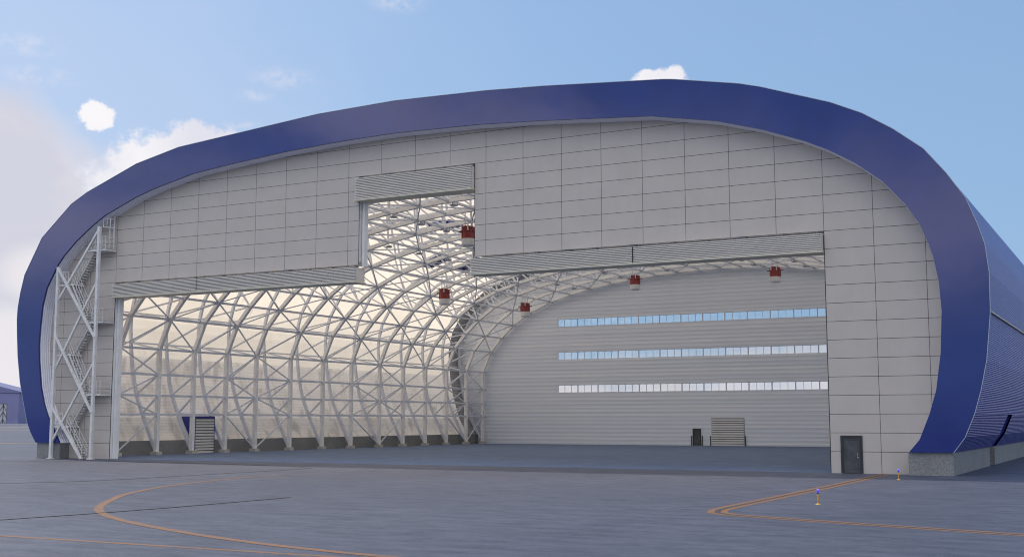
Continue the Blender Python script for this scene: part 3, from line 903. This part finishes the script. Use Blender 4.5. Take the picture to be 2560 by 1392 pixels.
# even veil of thin haze that pales the sky
def vmix(fac, a, b): return t.mix(fac, a, b)
def dot(v):
    x = t.node('ShaderNodeVectorMath', operation='DOT_PRODUCT'); t.link(dv, x.inputs[0]); x.inputs[1].default_value = v; return x.outputs['Value']
FW = Fv; 
def pix(px, py):
    d = Fv * 3025.68 + Rv * (px - 1280) - Uv * (py - 696); return d.normalized()
rag = t.node('ShaderNodeTexNoise'); t.link(dv, rag.inputs['Vector']); rag.inputs['Scale'].default_value = 26; rag.inputs['Detail'].default_value = 9; rag.inputs['Roughness'].default_value = .6
rag_f = t.math('SUBTRACT', rag.outputs['Fac'], .5)
soft = t.node('ShaderNodeTexNoise'); t.link(dv, soft.inputs['Vector']); soft.inputs['Scale'].default_value = 9; soft.inputs['Detail'].default_value = 6; soft.inputs['Roughness'].default_value = .55
soft_f = t.math('SUBTRACT', soft.outputs['Fac'], .5)
finen = t.node('ShaderNodeTexNoise'); t.link(dv, finen.inputs['Vector']); finen.inputs['Scale'].default_value = 95; finen.inputs['Detail'].default_value = 8; finen.inputs['Roughness'].default_value = .62
fine_f = t.math('ADD', t.math('SUBTRACT', finen.outputs['Fac'], .5), t.math('MULTIPLY', rag_f, .5))
def blob(px, py, rx, ry, noise, amp, edge):
    c = pix(px, py); right = c.cross(Vector((0, 0, 1))).normalized(); up = right.cross(c)
    w = dot(c)
    u = t.math('DIVIDE', dot(right), t.math('MAXIMUM', w, .05)); v = t.math('DIVIDE', dot(up), t.math('MAXIMUM', w, .05))
    e = t.math('SQRT', t.math('ADD', t.math('POWER', t.math('DIVIDE', u, rx / 3025.), 2), t.math('POWER', t.math('DIVIDE', v, ry / 3025.), 2)))
    e = t.math('ADD', e, t.math('MULTIPLY', noise, amp))
    r = t.node('ShaderNodeMapRange', interpolation_type='SMOOTHSTEP'); t.link(e, r.inputs['Value'])
    r.inputs['From Min'].default_value = 1 - edge; r.inputs['From Max'].default_value = 1 + edge; r.inputs['To Min'].default_value = 1; r.inputs['To Max'].default_value = 0
    return t.math('MULTIPLY', r.outputs[0], t.math('GREATER_THAN', w, .05))
def fmax(L):
    r = L[0]
    for x in L[1:]: r = t.math('MAXIMUM', r, x)
    return r
VEIL = t.ramp(sep.outputs[2], .0, .42)
veil_fac = t.math('SUBTRACT', .80, t.math('MULTIPLY', VEIL, .20))
col = vmix(veil_fac, col, lin(139, 176, 219))
# broad wisps over the whole dome
pz = t.math('ADD', t.math('ABSOLUTE', sep.outputs[2]), .12)
cb = t.node('ShaderNodeCombineXYZ'); t.link(t.math('DIVIDE', sep.outputs[0], pz), cb.inputs[0]); t.link(t.math('DIVIDE', sep.outputs[1], pz), cb.inputs[1])
wn = t.node('ShaderNodeTexNoise'); t.link(cb.outputs[0], wn.inputs['Vector']); wn.inputs['Scale'].default_value = .9; wn.inputs['Detail'].default_value = 7; wn.inputs['Roughness'].default_value = .58; wn.inputs['Distortion'].default_value = .4
wisp = t.math('MULTIPLY', t.math('MULTIPLY', t.ramp(wn.outputs['Fac'], .56, .80), t.ramp(rag.outputs['Fac'], .38, .66)), .2)
col = vmix(wisp, col, lin(226, 226, 236))
# tall bright cloud deck on the side of the sky behind the viewer, added to light the front wall
fill_deck = t.math('MULTIPLY', t.ramp(dot(Vector((.10, -.92, .38)).normalized()), .05, .55), t.math('MULTIPLY', t.ramp(t.math('ADD', sep.outputs[2], t.math('MULTIPLY', soft_f, .08)), .075, .15), t.ramp(t.math('ADD', wn.outputs['Fac'], t.math('MULTIPLY', soft_f, .5)), .40, .60)))
col = vmix(fill_deck, col, tuple(v / SKY for v in (1.52, 1.47, 1.50)))
# bank of pale haze near the horizon
hz = t.math('SUBTRACT', 1.0, t.ramp(t.math('ADD', sep.outputs[2], t.math('ADD', t.math('MULTIPLY', soft_f, .10), t.math('MULTIPLY', rag_f, .07))), .020, .072))
hz = t.math('MULTIPLY', hz, t.ramp(dot(Vector((-.467, .884, 0))), -.35, .25))
col = vmix(t.math('MULTIPLY', hz, .92), col, lin(236, 226, 228))
# soft bank to the left
bank = fmax([blob(-60, 520, 290, 210, soft_f, 3.0, .5), blob(-70, 380, 170, 120, soft_f, 3.0, .5), blob(170, 640, 120, 70, soft_f, 3.0, .7)])
pale = blob(-100, 420, 900, 620, soft_f, .6, .9)
col = vmix(t.math('MULTIPLY', pale, .38), col, lin(214, 222, 242))
col = vmix(t.math('MULTIPLY', bank, .85), col, vmix(t.ramp(soft.outputs['Fac'], .36, .62), lin(214, 212, 222), lin(246, 234, 231)))
low = fmax([blob(30, 905, 210, 110, soft_f, 1.2, .35), blob(150, 690, 110, 60, soft_f, 1.2, .5)])
col = vmix(t.math('MULTIPLY', low, .9), col, lin(238, 234, 238))
cum = fmax([blob(240, 290, 40, 36, fine_f, 1.3, .16), blob(1648, 206, 66, 32, fine_f, 1.0, .16), blob(1625, 190, 30, 15, fine_f, 1.4, .25), blob(1688, 190, 24, 22, fine_f, 1.2, .22),
            blob(490, 366, 66, 62, fine_f, 1.1, .18), blob(572, 380, 66, 58, fine_f, 1.1, .18), blob(395, 425, 115, 86, fine_f, 1.1, .2), blob(300, 470, 80, 66, fine_f, 1.3, .4)])
shade = t.ramp(soft.outputs['Fac'], .3, .62)
col = vmix(cum, col, vmix(shade, lin(226, 226, 238), lin(250, 248, 250)))
thin = fmax([blob(705, 198, 70, 26, fine_f, 1.6, .6), blob(95, 190, 80, 20, fine_f, 1.4, .6), blob(60, 112, 70, 24, fine_f, 1.6, .6), blob(990, 6, 60, 22, fine_f, 1.6, .6), blob(600, 312, 40, 10, fine_f, 1.4, .6), blob(640, 240, 40, 14, fine_f, 1.6, .7)])
col = vmix(t.math('MULTIPLY', thin, t.math('MULTIPLY', t.ramp(finen.outputs['Fac'], .36, .68), .38)), col, lin(236, 234, 242))
t.link(col, bg.inputs['Color'])
scene.view_settings.view_transform = 'Standard'; scene.view_settings.look = 'None'; scene.view_settings.exposure = 0; scene.view_settings.gamma = 1
scene.cycles.use_denoising = True
scene.cycles.pixel_filter_type = 'BLACKMAN_HARRIS'; scene.cycles.filter_width = 1.05
scene.cycles.max_bounces = 8; scene.cycles.diffuse_bounces = 5; scene.cycles.transparent_max_bounces = 12
scene.cycles.sample_clamp_indirect = 6
scene.render.film_transparent = False
